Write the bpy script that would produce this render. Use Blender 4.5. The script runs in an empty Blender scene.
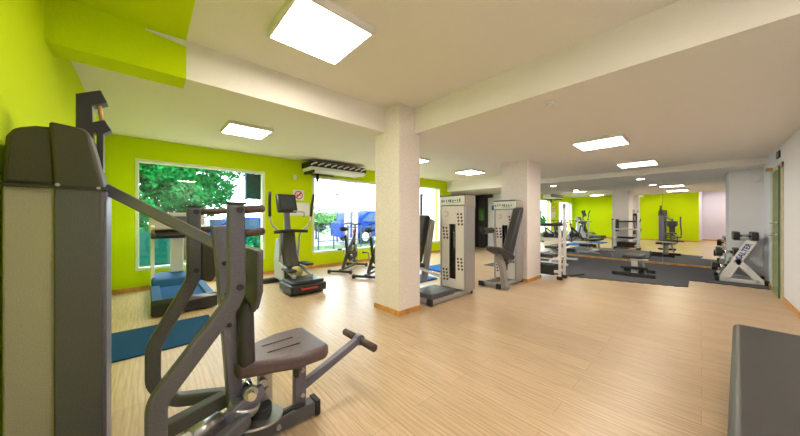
import bpy, bmesh, math, random
from mathutils import Vector, Matrix
random.seed(7)
C = bpy.context.scene.collection
R = math.radians
# ------------------------------------------------------------------ camera, world, exposure
cam = bpy.data.cameras.new('camera'); camo = bpy.data.objects.new('camera', cam); C.objects.link(camo)
cam.sensor_width = 36; cam.sensor_fit = 'HORIZONTAL'; cam.lens = 277/800*36; cam.clip_start = .02
camo.location = (0, 0, 1.25); camo.rotation_euler = (R(90), 0, R(47.4-90))
bpy.context.scene.camera = camo
w = bpy.data.worlds.new('world'); bpy.context.scene.world = w; w.use_nodes = True
bg = w.node_tree.nodes['Background']; bg.inputs[0].default_value = (.80, .91, 1, 1); bg.inputs[1].default_value = 7.5
vs = bpy.context.scene.view_settings
vs.view_transform = 'Standard'; vs.look = 'None'; vs.gamma = 1; vs.use_curve_mapping = False; vs.exposure = 0.42
LAMP = 22.0                      # radiance of the ceiling panels
LAMPCOL = (1, .90, .76)
def portal(x0, x1, z0, z1):
    l = bpy.data.lights.new('window_portal', 'AREA'); l.shape = 'RECTANGLE'; l.size = x1-x0; l.size_y = z1-z0
    l.cycles.is_portal = True
    o = bpy.data.objects.new('window_portal', l); C.objects.link(o)
    o.location = ((x0+x1)/2, 6.72, (z0+z1)/2); o.rotation_euler = (R(-90), 0, 0)
WINS = [(-.13, 1.95, .34, 2.27), (3.06, 5.35, .36, 2.30), (5.85, 8.05, .36, 2.36)]
for a in WINS: portal(*a)
# ------------------------------------------------------------------ materials
def mat(name, col, rough=.5, metal=0, bump=0, bscale=60, var=0, vscale=8, emit=0, coat=0, spec=.5):
    m = bpy.data.materials.new(name); m.use_nodes = True; nt = m.node_tree; p = nt.nodes['Principled BSDF']
    p.inputs['Base Color'].default_value = (*col, 1); p.inputs['Roughness'].default_value = rough
    p.inputs['Metallic'].default_value = metal; p.inputs['Coat Weight'].default_value = coat
    p.inputs['Specular IOR Level'].default_value = spec
    if emit: p.inputs['Emission Color'].default_value = (*col, 1); p.inputs['Emission Strength'].default_value = emit
    tc = nt.nodes.new('ShaderNodeTexCoord')
    if var:
        n = nt.nodes.new('ShaderNodeTexNoise'); n.inputs['Scale'].default_value = vscale; n.inputs['Detail'].default_value = 5
        r = nt.nodes.new('ShaderNodeValToRGB'); r.color_ramp.elements[0].position = .35; r.color_ramp.elements[1].position = .65
        r.color_ramp.elements[0].color = (*[c*(1-var) for c in col], 1); r.color_ramp.elements[1].color = (*[min(1, c*(1+var)) for c in col], 1)
        nt.links.new(tc.outputs['Object'], n.inputs['Vector']); nt.links.new(n.outputs['Fac'], r.inputs[0]); nt.links.new(r.outputs[0], p.inputs['Base Color'])
    if bump:
        n = nt.nodes.new('ShaderNodeTexNoise'); n.inputs['Scale'].default_value = bscale; n.inputs['Detail'].default_value = 3
        b = nt.nodes.new('ShaderNodeBump'); b.inputs['Strength'].default_value = bump; b.inputs['Distance'].default_value = .01
        nt.links.new(tc.outputs['Object'], n.inputs['Vector']); nt.links.new(n.outputs['Fac'], b.inputs['Height']); nt.links.new(b.outputs[0], p.inputs['Normal'])
    return m
M = {}
M['lime'] = mat('lime_paint', (.60, .77, .0), .8, bump=.25, bscale=45, spec=.15)
M['white_wall'] = mat('white_plaster', (.78, .79, .84), .8, bump=.3, bscale=50)
M['lilac'] = mat('lilac_paint', (.68, .64, .74), .8, bump=.2)
M['ceil'] = mat('ceiling_paint', (.86, .83, .80), .8, bump=.25, bscale=40)
M['column'] = mat('rough_column_plaster', (.88, .82, .81), .85, bump=1, bscale=45, var=.07, vscale=50)
M['skirt'] = mat('orange_wood_skirting', (.62, .30, .08), .45, var=.2, vscale=12)
M['silver'] = mat('silver_grey_powder_coat', (.15, .148, .205), .4, .15, var=.05, vscale=90)
M['silver_l'] = mat('light_silver_paint', (.40, .39, .41), .35, .3, var=.05, vscale=90)
M['silver_d'] = mat('grey_powder_coat', (.10, .10, .118), .42, .1, bump=.3, bscale=300, var=.16, vscale=200)
M['beige_grey'] = mat('warm_grey_panel', (.40, .37, .33), .5, bump=.2, bscale=200, var=.06, vscale=150)
M['cap'] = mat('charcoal_plastic', (.045, .042, .032), .5, bump=.25, bscale=260, var=.15, vscale=180)
M['frame_white'] = mat('white_enamel', (.80, .80, .82), .35)
M['panel_white'] = mat('white_shroud', (.82, .77, .74), .4)
M['header'] = mat('header_plate', (.86, .90, .86), .25)
M['ink'] = mat('grey_print', (.16, .22, .22), .5)
M['blue_ink'] = mat('blue_print', (.02, .08, .35), .5)
M['red_ink'] = mat('red_print', (.65, .03, .03), .5)
M['black'] = mat('black_rubber', (.018, .018, .02), .55)
M['black_gloss'] = mat('black_plastic', (.02, .02, .024), .28)
M['vinyl'] = mat('black_vinyl', (.04, .038, .042), .42, bump=.12, bscale=220)
M['bench_vinyl'] = mat('charcoal_vinyl', (.05, .05, .053), .36, bump=.15, bscale=240)
M['brown_vinyl'] = mat('mauve_brown_vinyl', (.10, .066, .075), .34, bump=.2, bscale=120, var=.12, vscale=60)
M['stitch'] = mat('dark_seam', (.05, .03, .035), .6)
M['grip'] = mat('brown_foam_grip', (.085, .05, .045), .6, bump=.3, bscale=150)
M['chrome'] = mat('chrome', (.75, .76, .78), .12, 1)
M['steel'] = mat('brushed_steel', (.45, .46, .48), .3, .9)
M['blue_mat'] = mat('blue_rubber_mat', (.002, .055, .15), .85, bump=.3, bscale=200, var=.1, vscale=80, spec=.2)
M['bright_blue'] = mat('bright_blue_foam', (.01, .16, .55), .8, spec=.2)
M['belt'] = mat('sky_reflection_belt', (.002, .07, .22), .8, spec=.2, var=.2, vscale=40)  # blue stands in for the sky reflected on the belt
M['sky_tint_frame'] = mat('sky_reflection_plastic', (.004, .08, .24), .6, spec=.3)  # sky reflection on the treadmill deck, put into the base colour
M['carpet'] = mat('dark_grey_foam_mat', (.085, .085, .10), .85, bump=.5, bscale=180, var=.35, vscale=60)
M['diffuser'] = mat('lamp_diffuser', LAMPCOL, .5, emit=LAMP)
M['alu'] = mat('white_lamp_frame', (.80, .78, .75), .5)
M['door_wood'] = mat('beige_door_frame', (.62, .52, .36), .5, var=.08)
M['door_dark'] = mat('dark_steel_door', (.045, .045, .055), .4)
M['win_frame'] = mat('pale_window_frame', (.74, .80, .62), .5)
M['grass'] = mat('grass_verge', (.05, .12, .03), .9, var=.4, vscale=3)
M['asphalt'] = mat('pale_asphalt', (.32, .33, .36), .9, var=.1)
M['pavement'] = mat('pale_pavement', (.28, .29, .31), .9, var=.08)
M['bark'] = mat('bark', (.16, .10, .07), .9, bump=.6, bscale=20)
M['palm_bark'] = mat('grey_palm_bark', (.42, .36, .40), .9, bump=.9, bscale=14, var=.35, vscale=9)
M['leaf'] = mat('green_leaf', (.006, .15, .03), .9, spec=.05, var=.7, vscale=3)
M['leaf2'] = mat('pale_green_leaf', (.12, .28, .09), .9, spec=.05, var=.4, vscale=3)
M['car'] = mat('blue_car_paint', (.001, .035, .26), .6, spec=.15)
M['car_glass'] = mat('dark_car_glass', (.03, .08, .16), .4, spec=.3)
M['tyre'] = mat('tyre', (.02, .02, .02), .8)
M['shutter'] = mat('teal_shutter', (.012, .10, .115), .8, spec=.1)
M['teal_board'] = mat('teal_board', (.004, .10, .12), .9, spec=.1)
M['iron'] = mat('painted_iron', (.03, .07, .13), .5)
M['wood'] = mat('turned_wood', (.55, .32, .12), .5)
M['screen'] = mat('dark_screen', (.03, .04, .05), .4)
M['yellow'] = mat('dusty_yellow_plastic', (.55, .52, .20), .4)
M['clear_grey'] = mat('light_grey_plastic', (.42, .44, .46), .3)
# mirror
m = bpy.data.materials.new('mirror_glass'); m.use_nodes = True; p = m.node_tree.nodes['Principled BSDF']
p.inputs['Metallic'].default_value = 1; p.inputs['Roughness'].default_value = 0; p.inputs['Base Color'].default_value = (.93, .95, .94, 1); M['mirror'] = m
# window glass: mostly clear with a little reflection
def glass(name, tint, refl):
    m = bpy.data.materials.new(name); m.use_nodes = True; nt = m.node_tree; nt.nodes.clear()
    o = nt.nodes.new('ShaderNodeOutputMaterial'); mx = nt.nodes.new('ShaderNodeMixShader'); t = nt.nodes.new('ShaderNodeBsdfTransparent')
    g = nt.nodes.new('ShaderNodeBsdfGlossy'); g.inputs['Roughness'].default_value = .02; t.inputs[0].default_value = (*tint, 1); mx.inputs[0].default_value = refl
    nt.links.new(t.outputs[0], mx.inputs[1]); nt.links.new(g.outputs[0], mx.inputs[2]); nt.links.new(mx.outputs[0], o.inputs[0]); return m
M['glass'] = glass('window_glass', (.96, .98, .97), .04)
M['door_glass'] = glass('green_door_glass', (.90, .97, .93), .08)
M['glass_edge'] = mat('green_glass_edge', (.03, .20, .14), .2)
# floor: pale oak boards running along Y
m = bpy.data.materials.new('oak_laminate'); m.use_nodes = True; nt = m.node_tree; p = nt.nodes['Principled BSDF']
tc = nt.nodes.new('ShaderNodeTexCoord'); mp = nt.nodes.new('ShaderNodeMapping'); mp.inputs['Rotation'].default_value = (0, 0, R(90))
bk = nt.nodes.new('ShaderNodeTexBrick'); bk.inputs['Scale'].default_value = 1; bk.inputs['Brick Width'].default_value = 1.28; bk.inputs['Row Height'].default_value = .19
bk.inputs['Mortar Size'].default_value = .0014; bk.inputs['Color1'].default_value = (.60, .45, .30, 1); bk.inputs['Color2'].default_value = (.67, .51, .35, 1); bk.inputs['Mortar'].default_value = (.42, .27, .15, 1)
bk.inputs['Bias'].default_value = 0
mp2 = nt.nodes.new('ShaderNodeMapping'); mp2.inputs['Scale'].default_value = (26, 1.6, 1)
n = nt.nodes.new('ShaderNodeTexNoise'); n.inputs['Scale'].default_value = 2.2; n.inputs['Detail'].default_value = 6; n.inputs['Roughness'].default_value = .65
wv = nt.nodes.new('ShaderNodeTexWave'); wv.wave_type = 'BANDS'; wv.bands_direction = 'X'; wv.inputs['Scale'].default_value = 9; wv.inputs['Distortion'].default_value = 9; wv.inputs['Detail'].default_value = 3; wv.inputs['Detail Scale'].default_value = 1.2
mp3 = nt.nodes.new('ShaderNodeMapping'); mp3.inputs['Scale'].default_value = (1, .12, 1)
r = nt.nodes.new('ShaderNodeValToRGB'); r.color_ramp.elements[0].position = .3; r.color_ramp.elements[1].position = .7; r.color_ramp.elements[0].color = (.79, .74, .67, 1); r.color_ramp.elements[1].color = (1.06, 1.06, 1.06, 1)
r2 = nt.nodes.new('ShaderNodeValToRGB'); r2.color_ramp.elements[0].color = (.84, .79, .73, 1); r2.color_ramp.elements[1].color = (1, 1, 1, 1); r2.color_ramp.elements[1].position = .45
mu = nt.nodes.new('ShaderNodeMixRGB'); mu.blend_type = 'MULTIPLY'; mu.inputs[0].default_value = 1
mu2 = nt.nodes.new('ShaderNodeMixRGB'); mu2.blend_type = 'MULTIPLY'; mu2.inputs[0].default_value = .8
L = nt.links.new
L(tc.outputs['Object'], mp.inputs[0]); L(mp.outputs[0], bk.inputs[0]); L(tc.outputs['Object'], mp2.inputs[0]); L(mp2.outputs[0], n.inputs[0])
L(tc.outputs['Object'], mp3.inputs[0]); L(mp3.outputs[0], wv.inputs[0]); L(n.outputs['Fac'], r.inputs[0]); L(wv.outputs['Fac'], r2.inputs[0])
L(bk.outputs[0], mu.inputs[1]); L(r.outputs[0], mu.inputs[2]); L(mu.outputs[0], mu2.inputs[1]); L(r2.outputs[0], mu2.inputs[2]); L(mu2.outputs[0], p.inputs['Base Color'])
p.inputs['Roughness'].default_value = .34
bp = nt.nodes.new('ShaderNodeBump'); bp.inputs['Strength'].default_value = .15; bp.inputs['Distance'].default_value = .003; L(n.outputs['Fac'], bp.inputs['Height']); L(bp.outputs[0], p.inputs['Normal'])
M['floor'] = m
# ------------------------------------------------------------------ mesh helpers
OFF = Vector((0, 0, 0))
def fillet(pts, r=.05, n=5):
    pts = [Vector(p) for p in pts]; out = [pts[0]]
    for i in range(1, len(pts)-1):
        a, b, c = pts[i-1], pts[i], pts[i+1]; d1 = a-b; d2 = c-b
        k = min(r, d1.length*.45, d2.length*.45); p0 = b+d1.normalized()*k; p1 = b+d2.normalized()*k
        for j in range(n+1):
            t = j/n; out.append(p0*(1-t)**2 + b*2*t*(1-t) + p1*t*t)
    out.append(pts[-1]); return out
class MB:
    def __init__(s): s.v = []; s.f = []; s.sm = []
    def add(s, vs, fs, smooth=False):
        o = len(s.v); s.v += [Vector(q) for q in vs]; s.f += [[i+o for i in f] for f in fs]; s.sm += [smooth]*len(fs); return s
    def box(s, x0, x1, y0, y1, z0, z1, rot=None, piv=None):
        vs = [Vector((x, y, z)) for x in (x0, x1) for y in (y0, y1) for z in (z0, z1)]
        if rot:
            c = Vector(piv) if piv else Vector(((x0+x1)/2, (y0+y1)/2, (z0+z1)/2)); mt = Matrix.Rotation(R(rot[0]), 3, rot[1]); vs = [mt @ (q-c)+c for q in vs]
        return s.add(vs, [(0, 1, 3, 2), (4, 6, 7, 5), (0, 4, 5, 1), (2, 3, 7, 6), (0, 2, 6, 4), (1, 5, 7, 3)])
    def bar(s, pts, wd, ht, side=(0, 1, 0), fil=0):
        """rectangular section swept along pts; wd along 'side', ht across"""
        pts = fillet(pts, fil) if fil else [Vector(p) for p in pts]; sd = Vector(side).normalized(); vs = []; N = len(pts)
        for i, p in enumerate(pts):
            t = (pts[min(i+1, N-1)]-pts[max(i-1, 0)]).normalized(); u = sd.cross(t)
            if u.length < 1e-4: u = Vector((1, 0, 0))
            u.normalize(); q = t.cross(u).normalized()
            for a, b in ((-1, -1), (1, -1), (1, 1), (-1, 1)): vs.append(p+q*(a*wd/2)+u*(b*ht/2))
        fs = [(i*4+j, i*4+(j+1) % 4, i*4+4+(j+1) % 4, i*4+4+j) for i in range(N-1) for j in range(4)] + [(3, 2, 1, 0), tuple(N*4-4+j for j in range(4))]
        return s.add(vs, fs)
    def tube(s, pts, r, n=12, fil=0, rs=None):
        pts = fillet(pts, fil) if fil else [Vector(p) for p in pts]; N = len(pts); vs = []; u = None
        for i, p in enumerate(pts):
            t = (pts[min(i+1, N-1)]-pts[max(i-1, 0)]).normalized()
            if u is None: u = t.orthogonal().normalized()
            else: u = (u-t*u.dot(t)).normalized()
            q = t.cross(u); rr = rs[i] if rs else r
            for k in range(n): a = 2*math.pi*k/n; vs.append(p+u*(math.cos(a)*rr)+q*(math.sin(a)*rr))
        s.add(vs, [(i*n+j, i*n+(j+1) % n, (i+1)*n+(j+1) % n, (i+1)*n+j) for i in range(N-1) for j in range(n)], True)
        o = len(s.v)-N*n; s.f += [[o+j for j in range(n)][::-1], [o+(N-1)*n+j for j in range(n)]]; s.sm += [False, False]; return s
    def prism(s, poly, a, b, axis='y'):
        """poly in the plane across axis: y -> (x,z), x -> (y,z), z -> (x,y)"""
        mk = {'y': lambda p, t: (p[0], t, p[1]), 'x': lambda p, t: (t, p[0], p[1]), 'z': lambda p, t: (p[0], p[1], t)}[axis]; n = len(poly)
        vs = [mk(p, a) for p in poly]+[mk(p, b) for p in poly]
        return s.add(vs, [tuple(range(n)), tuple(range(2*n-1, n-1, -1))]+[(i, i+n, (i+1) % n+n, (i+1) % n) for i in range(n)])
    def cyl(s, c, r, h, axis='z', n=20):
        d = Vector({'x': (1, 0, 0), 'y': (0, 1, 0), 'z': (0, 0, 1)}[axis])*h/2; return s.tube([Vector(c)-d, Vector(c)+d], r, n)
    def ball(s, c, r, sc=(1, 1, 1), n=10):
        vs = []; c = Vector(c)
        for i in range(n+1):
            th = math.pi*i/n
            for j in range(2*n): ph = math.pi*j/n; vs.append(c+Vector((math.sin(th)*math.cos(ph)*r*sc[0], math.sin(th)*math.sin(ph)*r*sc[1], math.cos(th)*r*sc[2])))
        return s.add(vs, [(i*2*n+j, i*2*n+(j+1) % (2*n), (i+1)*2*n+(j+1) % (2*n), (i+1)*2*n+j) for i in range(n) for j in range(2*n)], True)
    def disc(s, c, nrm, r, t, r2=0, n=28):
        nrm = Vector(nrm).normalized(); c = Vector(c)
        if not r2: return s.tube([c-nrm*t/2, c+nrm*t/2], r, n)
        u = nrm.orthogonal().normalized(); q = nrm.cross(u); vs = []
        for k in range(n):
            a = 2*math.pi*k/n; d = u*math.cos(a)+q*math.sin(a)
            vs += [c+d*r-nrm*t/2, c+d*r+nrm*t/2, c+d*r2+nrm*t/2, c+d*r2-nrm*t/2]
        return s.add(vs, [(k*4+j, k*4+(j+1) % 4, ((k+1) % n)*4+(j+1) % 4, ((k+1) % n)*4+j) for k in range(n) for j in range(4)], False)
    def build(s, name, material, parent=None, bevel=0, label=None, seg=2, sub=0, kind=None):
        me = bpy.data.meshes.new(name); me.from_pydata([q-OFF for q in s.v], [], s.f)
        me.polygons.foreach_set('use_smooth', s.sm); me.update()
        bm = bmesh.new(); bm.from_mesh(me); bmesh.ops.recalc_face_normals(bm, faces=bm.faces)
        bm.to_mesh(me); bm.free()
        me.materials.append(material); o = bpy.data.objects.new(name, me); C.objects.link(o)
        if parent: o.parent = parent
        else: o.location = OFF
        if bevel:
            b = o.modifiers.new('bevel', 'BEVEL'); b.width = bevel; b.segments = seg; b.limit_method = 'ANGLE'; b.angle_limit = R(35); b.harden_normals = False
            for q in me.polygons: q.use_smooth = True
            me.set_sharp_from_angle(angle=R(50)) if hasattr(me, 'set_sharp_from_angle') else None
        if sub:
            q = o.modifiers.new('sub', 'SUBSURF'); q.levels = sub; q.render_levels = sub
        if label: o['label'] = label
        if kind: o['kind'] = kind
        return o
def at0(loc=(0, 0, 0)):
    global OFF; OFF = Vector(loc)
def thing(name, label, cat, loc=(0, 0, 0), group=None):
    at0(loc); o = bpy.data.objects.new(name, None); C.objects.link(o); o.location = loc; o.empty_display_size = .1
    o['label'] = label; o['category'] = cat
    if group: o['group'] = group
    return o
def tag(o, label, cat, group=None, kind=None):
    o['label'] = label; o['category'] = cat
    if group: o['group'] = group
    if kind: o['kind'] = kind
    return o
def struct(name, mb, material, bevel=0, parent=None):
    at0(); o = mb.build(name, material, parent, bevel)
    if not parent: o['kind'] = 'structure'
    return o
def clone(root, loc, rotz, label=None, group=None):
    def cp(o, par):
        c = o.copy(); C.objects.link(c); c.parent = par
        for ch in list(o.children): cp(ch, c)
        return c
    r_ = cp(root, None); r_.location = loc; r_.rotation_euler = (0, 0, rotz)
    if label: r_['label'] = label
    if group: r_['group'] = group
    return r_
def text(name, body, size, material, parent, loc, rot, extrude=.001):
    cu = bpy.data.curves.new(name, 'FONT'); cu.body = body; cu.size = size; cu.align_x = 'CENTER'; cu.align_y = 'CENTER'; cu.extrude = extrude; cu.offset = .003
    t = bpy.data.objects.new(name, cu); C.objects.link(t); bpy.context.view_layer.update()
    me = bpy.data.meshes.new_from_object(t.evaluated_get(bpy.context.evaluated_depsgraph_get())); bpy.data.objects.remove(t)
    me.materials.clear(); me.materials.append(material); o = bpy.data.objects.new(name, me); C.objects.link(o); o.parent = parent
    o.location = Vector(loc)-OFF; o.rotation_euler = rot; return o
# ------------------------------------------------------------------ the room
XL = -.48; XR = 10.3; YW = 6.55; YR = -.84; ZM = 2.72; ZW = 2.63; ZR = 2.38; ZS = 2.25
XP = 9.0
struct('floor', MB().box(-2.4, 11.2, -1.1, 8.1, -.12, 0), M['floor'])
# ceilings
struct('ceiling', MB().box(.25, 2.66, YR-.2, 2.88, ZM, 2.95).box(-2.4, .25, YR-.2, .80, ZM, 2.95), M['ceil'])
struct('ceiling', MB().box(XL, .25, .80, 2.88, ZM, 2.95), M['lime'])
struct('ceiling', MB().box(XL-.1, 8.45, 3.12, YW+.2, ZW, 2.95), M['ceil'])
struct('ceiling', MB().box(2.66, 8.45, YR-.2, 3.12, ZR, 2.95), M['ceil'])
struct('ceiling', MB().box(8.45, 11.0, YR-.2, 8.1, ZS, 2.95), M['ceil'])
struct('trim_1', MB().box(.25, 2.66, 2.88, 3.12, 2.40, 2.95), M['ceil'])
struct('trim_2', MB().box(XL, .25, 2.88, 3.12, 2.40, 2.95), M['lime'])
MB().prism([(.0, 2.69), (.249, 2.665), (.249, 2.715), (.0, 2.70)], 2.876, 2.881, 'y').build('bare_patch', M['ceil'], bpy.data.objects['trim_2'])
# walls
struct('wall_left', MB().box(XL-.2, XL, .80, YW+.2, 0, 2.95), M['lime'])
struct('wall_back', MB().box(-2.4, XL-.2, .80, .95, 0, 2.95), M['lilac'])
struct('wall_rear', MB().box(-2.6, -2.4, YR-.2, .95, 0, 2.95), M['lilac'])
wb = MB(); xs = [XL]
for (a, b, c, d) in WINS:
    wb.box(xs[-1], a, YW, YW+.24, 0, 2.8); wb.box(a, b, YW, YW+.24, 0, c); wb.box(a, b, YW, YW+.24, d, 2.8); xs.append(b)
wb.box(xs[-1], 8.7, YW, YW+.24, 0, 2.8)
struct('wall_window', wb, M['lime'])
struct('wall_far', MB().box(8.6, 8.7, YW+.24, 8.1, 0, 2.8).box(8.6, 10.7, 7.95, 8.1, 0, 2.8), M['white_wall'])
DX0, DX1, DZ = 7.05, 7.95, 2.10
struct('wall_right', MB().box(-2.4, DX0, YR-.22, YR, 0, 2.95).box(DX1, XP+1.7, YR-.22, YR, 0, 2.95).box(DX0, DX1, YR-.22, YR, DZ, 2.95), M['white_wall'])
struct('wall_pier', MB().box(XP, XP+1.6, YR, -.40, 0, ZS), M['white_wall'])
# end wall with a dark door
TH = 1.9
def mx(y): return 10.28 + math.tan(R(TH))*(y-1.7)      # mirror line
e = MB()
for (y0, y1, z0, z1) in ((-.6, 6.02, 0, ZS+.1), (7.08, 8.0, 0, ZS+.1), (6.02, 7.08, 2.16, ZS+.1)):
    e.prism([(mx(y0)+.03, y0), (mx(y1)+.03, y1), (mx(y1)+.35, y1), (mx(y0)+.35, y0)], z0, z1, 'z')
struct('wall_end', e, M['white_wall'])
d1 = struct('door_1', MB().prism([(mx(6.02)+.10, 6.02), (mx(7.08)+.10, 7.08), (mx(7.08)+.16, 7.08), (mx(6.02)+.16, 6.02)], 0, 2.16, 'z'), M['door_dark'])
MB().box(mx(6.02)-.02, mx(6.02)+.1, 5.98, 6.08, 0, 2.2).box(mx(7.05)-.02, mx(7.05)+.1, 7.0, 7.12, 0, 2.2).box(mx(6.5)-.03, mx(6.5)+.1, 5.75, 7.12, 2.08, 2.22).box(mx(6.5)+.0, mx(6.5)+.1, 6.5, 6.56, 0, 2.1).build('door_frame', M['black'], d1)
MB().box(mx(6.3)+.05, mx(6.3)+.095, 6.2, 6.42, 1.15, 1.65).build('door_pane', M['leaf2'], d1)
# doorway with beige frame and glass leaf
d2 = struct('door_2', MB().box(DX0, DX0+.07, YR-.20, YR+.02, 0, DZ).box(DX1-.10, DX1, YR-.20, YR+.02, 0, DZ).box(DX0, DX1, YR-.20, YR+.02, DZ-.08, DZ).box(DX0+.07, DX1-.1, YR-.20, YR-.14, 0, DZ-.08), M['door_wood'], .004)
g = MB().box(DX0+.08, DX0+.86, YR+.03, YR+.042, .02, DZ-.05).build('glass_leaf', M['door_glass'], d2)
MB().box(DX0+.068, DX0+.080, YR+.028, YR+.044, .02, DZ-.05).build('glass_edge', M['glass_edge'], d2)
for z in (1.17, .98):
    MB().tube([(DX0+.14, YR+.05, z), (DX0+.14, YR+.10, z), (DX0+.30, YR+.10, z)], .012, 10, fil=.02).cyl((DX0+.14, YR+.05, z), .028, .02, 'y').build('door_handle', M['steel'], d2)
MB().box(DX1-.14, DX1-.06, YR+.02, YR+.09, DZ-.05, DZ+.0).build('door_closer', M['wood'], d2)
# columns
for (x0, x1, y0, y1, top) in ((2.375, 2.76, 2.60, 3.10, 2.80), (5.45, 6.10, 2.28, 2.82, 2.60)):
    c = struct('column', MB().box(x0, x1, y0, y1, 0, top), M['column'], .004)
    MB().box(x0-.012, x1+.012, y0-.012, y1+.012, 0, .065).build('baseboard', M['skirt'], c, .003)
# baseboards
struct('baseboard_left', MB().box(XL, XL+.015, .82, YW, 0, .07), M['skirt'])
struct('baseboard_window', MB().box(XL+.015, 8.7, YW-.015, YW, 0, .07), M['skirt'])
struct('baseboard_right', MB().box(-2.4, DX0, YR, YR+.015, 0, .07).box(DX1, XP, YR, YR+.015, 0, .07), M['skirt'])
struct('baseboard_back', MB().box(-2.4, XL-.2, .785, .80, 0, .07), M['skirt'])
struct('baseboard_rear', MB().box(-2.4, -2.385, YR, .785, 0, .07), M['skirt'])
struct('baseboard_end', MB().prism([(mx(-.4)-.03, -.4), (mx(5.9)-.03, 5.9), (mx(5.9)+.03, 5.9), (mx(-.4)+.03, -.4)], 0, .055, 'z'), M['skirt'])
# windows
for i, (a, b, c, d) in enumerate(WINS):
    t = .05
    f = struct('window_%d' % (i+1), MB().box(a, b, YW-.01, YW+.12, c, c+t).box(a, b, YW-.01, YW+.12, d-t, d).box(a, a+t, YW-.01, YW+.12, c+t, d-t).box(b-t, b, YW-.01, YW+.12, c+t, d-t), M['win_frame'], .004)
    MB().box(a+t, b-t, YW+.05, YW+.056, c+t, d-t).build('pane', M['glass'], f)
# mirror
mr = thing('wall_mirror', 'large frameless wall mirror reflecting the whole gym, above grey mat', 'mirror', (mx(1.8), 1.8, .055))
ys = [-.398, .70, 1.80, 2.90, 4.0, 5.1]
for a, b in zip(ys, ys[1:]):
    MB().prism([(mx(a+.002), a+.002), (mx(b-.002), b-.002), (mx(b-.002)+.012, b-.002), (mx(a+.002)+.012, a+.002)], .058, ZS-.003, 'z').build('mirror_panel', M['mirror'], mr)
# ------------------------------------------------------------------ ceiling lamps
def lamp(x, y, z, label, sx=.60, sy=.60, drop=.05, name='ceiling_light'):
    t = thing(name, label, 'light', (x, y, z))
    MB().box(x-sx/2, x-sx/2+.02, y-sy/2, y+sy/2, z-drop, z-.001).box(x+sx/2-.02, x+sx/2, y-sy/2, y+sy/2, z-drop, z-.001).box(x-sx/2+.02, x+sx/2-.02, y-sy/2, y-sy/2+.02, z-drop, z-.001).box(x-sx/2+.02, x+sx/2-.02, y+sy/2-.02, y+sy/2, z-drop, z-.001).build('lamp_frame', M['alu'], t, .002)
    MB().box(x-sx/2+.02, x+sx/2-.02, y-sy/2+.02, y+sy/2-.02, z-drop+.004, z-drop+.014).build('diffuser', M['diffuser'], t)
lamp(1.00, 2.0, ZM, 'big square ceiling panel light nearest the camera, in front of the beam', drop=.06)
lamp(1.16, 4.78, ZW, 'square ceiling panel light above the treadmill, before the first window')
lamp(4.92, 1.0, ZR, 'square ceiling panel light over the open floor, second nearest')
lamp(7.35, .88, ZR, 'smaller looking ceiling panel light, above the sit-up bench and grey mat')
lamp(7.05, 4.62, ZW, 'ceiling panel light seen between the two columns', .72, .6)
lamp(4.62, 4.6, ZW, 'ceiling panel light half hidden behind the front column')
lamp(1.2, -.35, ZM, 'ceiling panel light beside the camera, out of the picture except in the mirror')
lamp(-1.3, .0, ZM, 'ceiling panel light in the lilac passage, seen only in the mirror')
for k, (x, y) in enumerate(((9.3, 1.05), (9.3, 3.1))):
    t = thing('downlight', ['round recessed downlight over the grey mat before the mirror', 'round recessed downlight above the weight bench by the mirror'][k], 'light', (x, y, ZS))
    MB().disc((x, y, ZS-.006), (0, 0, 1), .10, .012, .08).build('rim', M['alu'], t)
    MB().disc((x, y, ZS-.004), (0, 0, 1), .08, .006).build('diffuser', M['diffuser'], t)
t = thing('smoke_detector', 'small white smoke detector on the soffit beside the beam', 'smoke detector', (2.92, 1.0, ZR))
MB().cyl((2.92, 1.0, ZR-.008), .05, .016).cyl((2.92, 1.0, ZR-.026), .038, .02).build('body', M['frame_white'], t, .003); MB().cyl((2.92, 1.0, ZR-.04), .018, .01).build('sensor', M['alu'], t)
t = thing('wall_alarm', 'small white dome alarm high on the right pier wall', 'alarm', (XP-.02, -.76, 2.02))
MB().box(XP-.025, XP-.001, -.80, -.72, 1.96, 2.06).build('housing', M['frame_white'], t, .008); MB().ball((XP-.028, -.76, 2.01), .026).build('dome', M['alu'], t)
t = thing('emergency_sign', 'small dark emergency sign above the glass door', 'sign', (DX0+.35, YR, 2.22))
MB().box(DX0+.25, DX0+.47, YR+.001, YR+.02, 2.20, 2.31).build('plate', M['cap'], t, .003); MB().box(DX0+.28, DX0+.44, YR+.02, YR+.022, 2.225, 2.285).build('pictogram', M['ink'], t)
# air conditioner under the ceiling
at0(); ac = thing('air_conditioner', 'long white ceiling air unit with black wavy grille above the middle window', 'air conditioner', (3.5, 6.2, 2.45))
MB().box(2.78, 4.28, 6.02, 6.5, 2.36, 2.44).box(2.80, 4.26, 6.05, 6.5, 2.44, 2.58).build('casing', M['frame_white'], ac, .015)
gm = MB().box(2.76, 4.30, 6.00, 6.05, 2.44, 2.56).box(2.76, 2.80, 6.0, 6.5, 2.44, 2.56)
gm.build('grille', M['black'], ac, .008)
wv_ = MB()
for k in range(9):
    x = 2.84+k*.17; wv_.tube([(x-.07, 5.995, 2.465), (x-.02, 5.99, 2.495), (x+.03, 5.99, 2.515), (x+.08, 5.995, 2.535)], .017, 6)
wv_.build('louvre', M['alu'], ac)
MB().box(2.83, 2.87, 6.02, 6.5, 2.30, 2.36).box(3.15, 3.19, 6.46, 6.54, 2.15, 2.36).box(2.87, 3.6, 6.46, 6.5, 2.32, 2.345).build('bracket', M['black'], ac)
t = thing('wall_box', 'small pale electrical box on lime wall below left end of air unit', 'electrical box', (2.62, YW, 2.22))
MB().box(2.58, 2.66, YW-.03, YW-.001, 2.16, 2.28).build('box', M['win_frame'], t, .004); MB().box(2.61, 2.63, YW-.034, YW-.03, 2.2, 2.24).build('switch', M['alu'], t)
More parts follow.
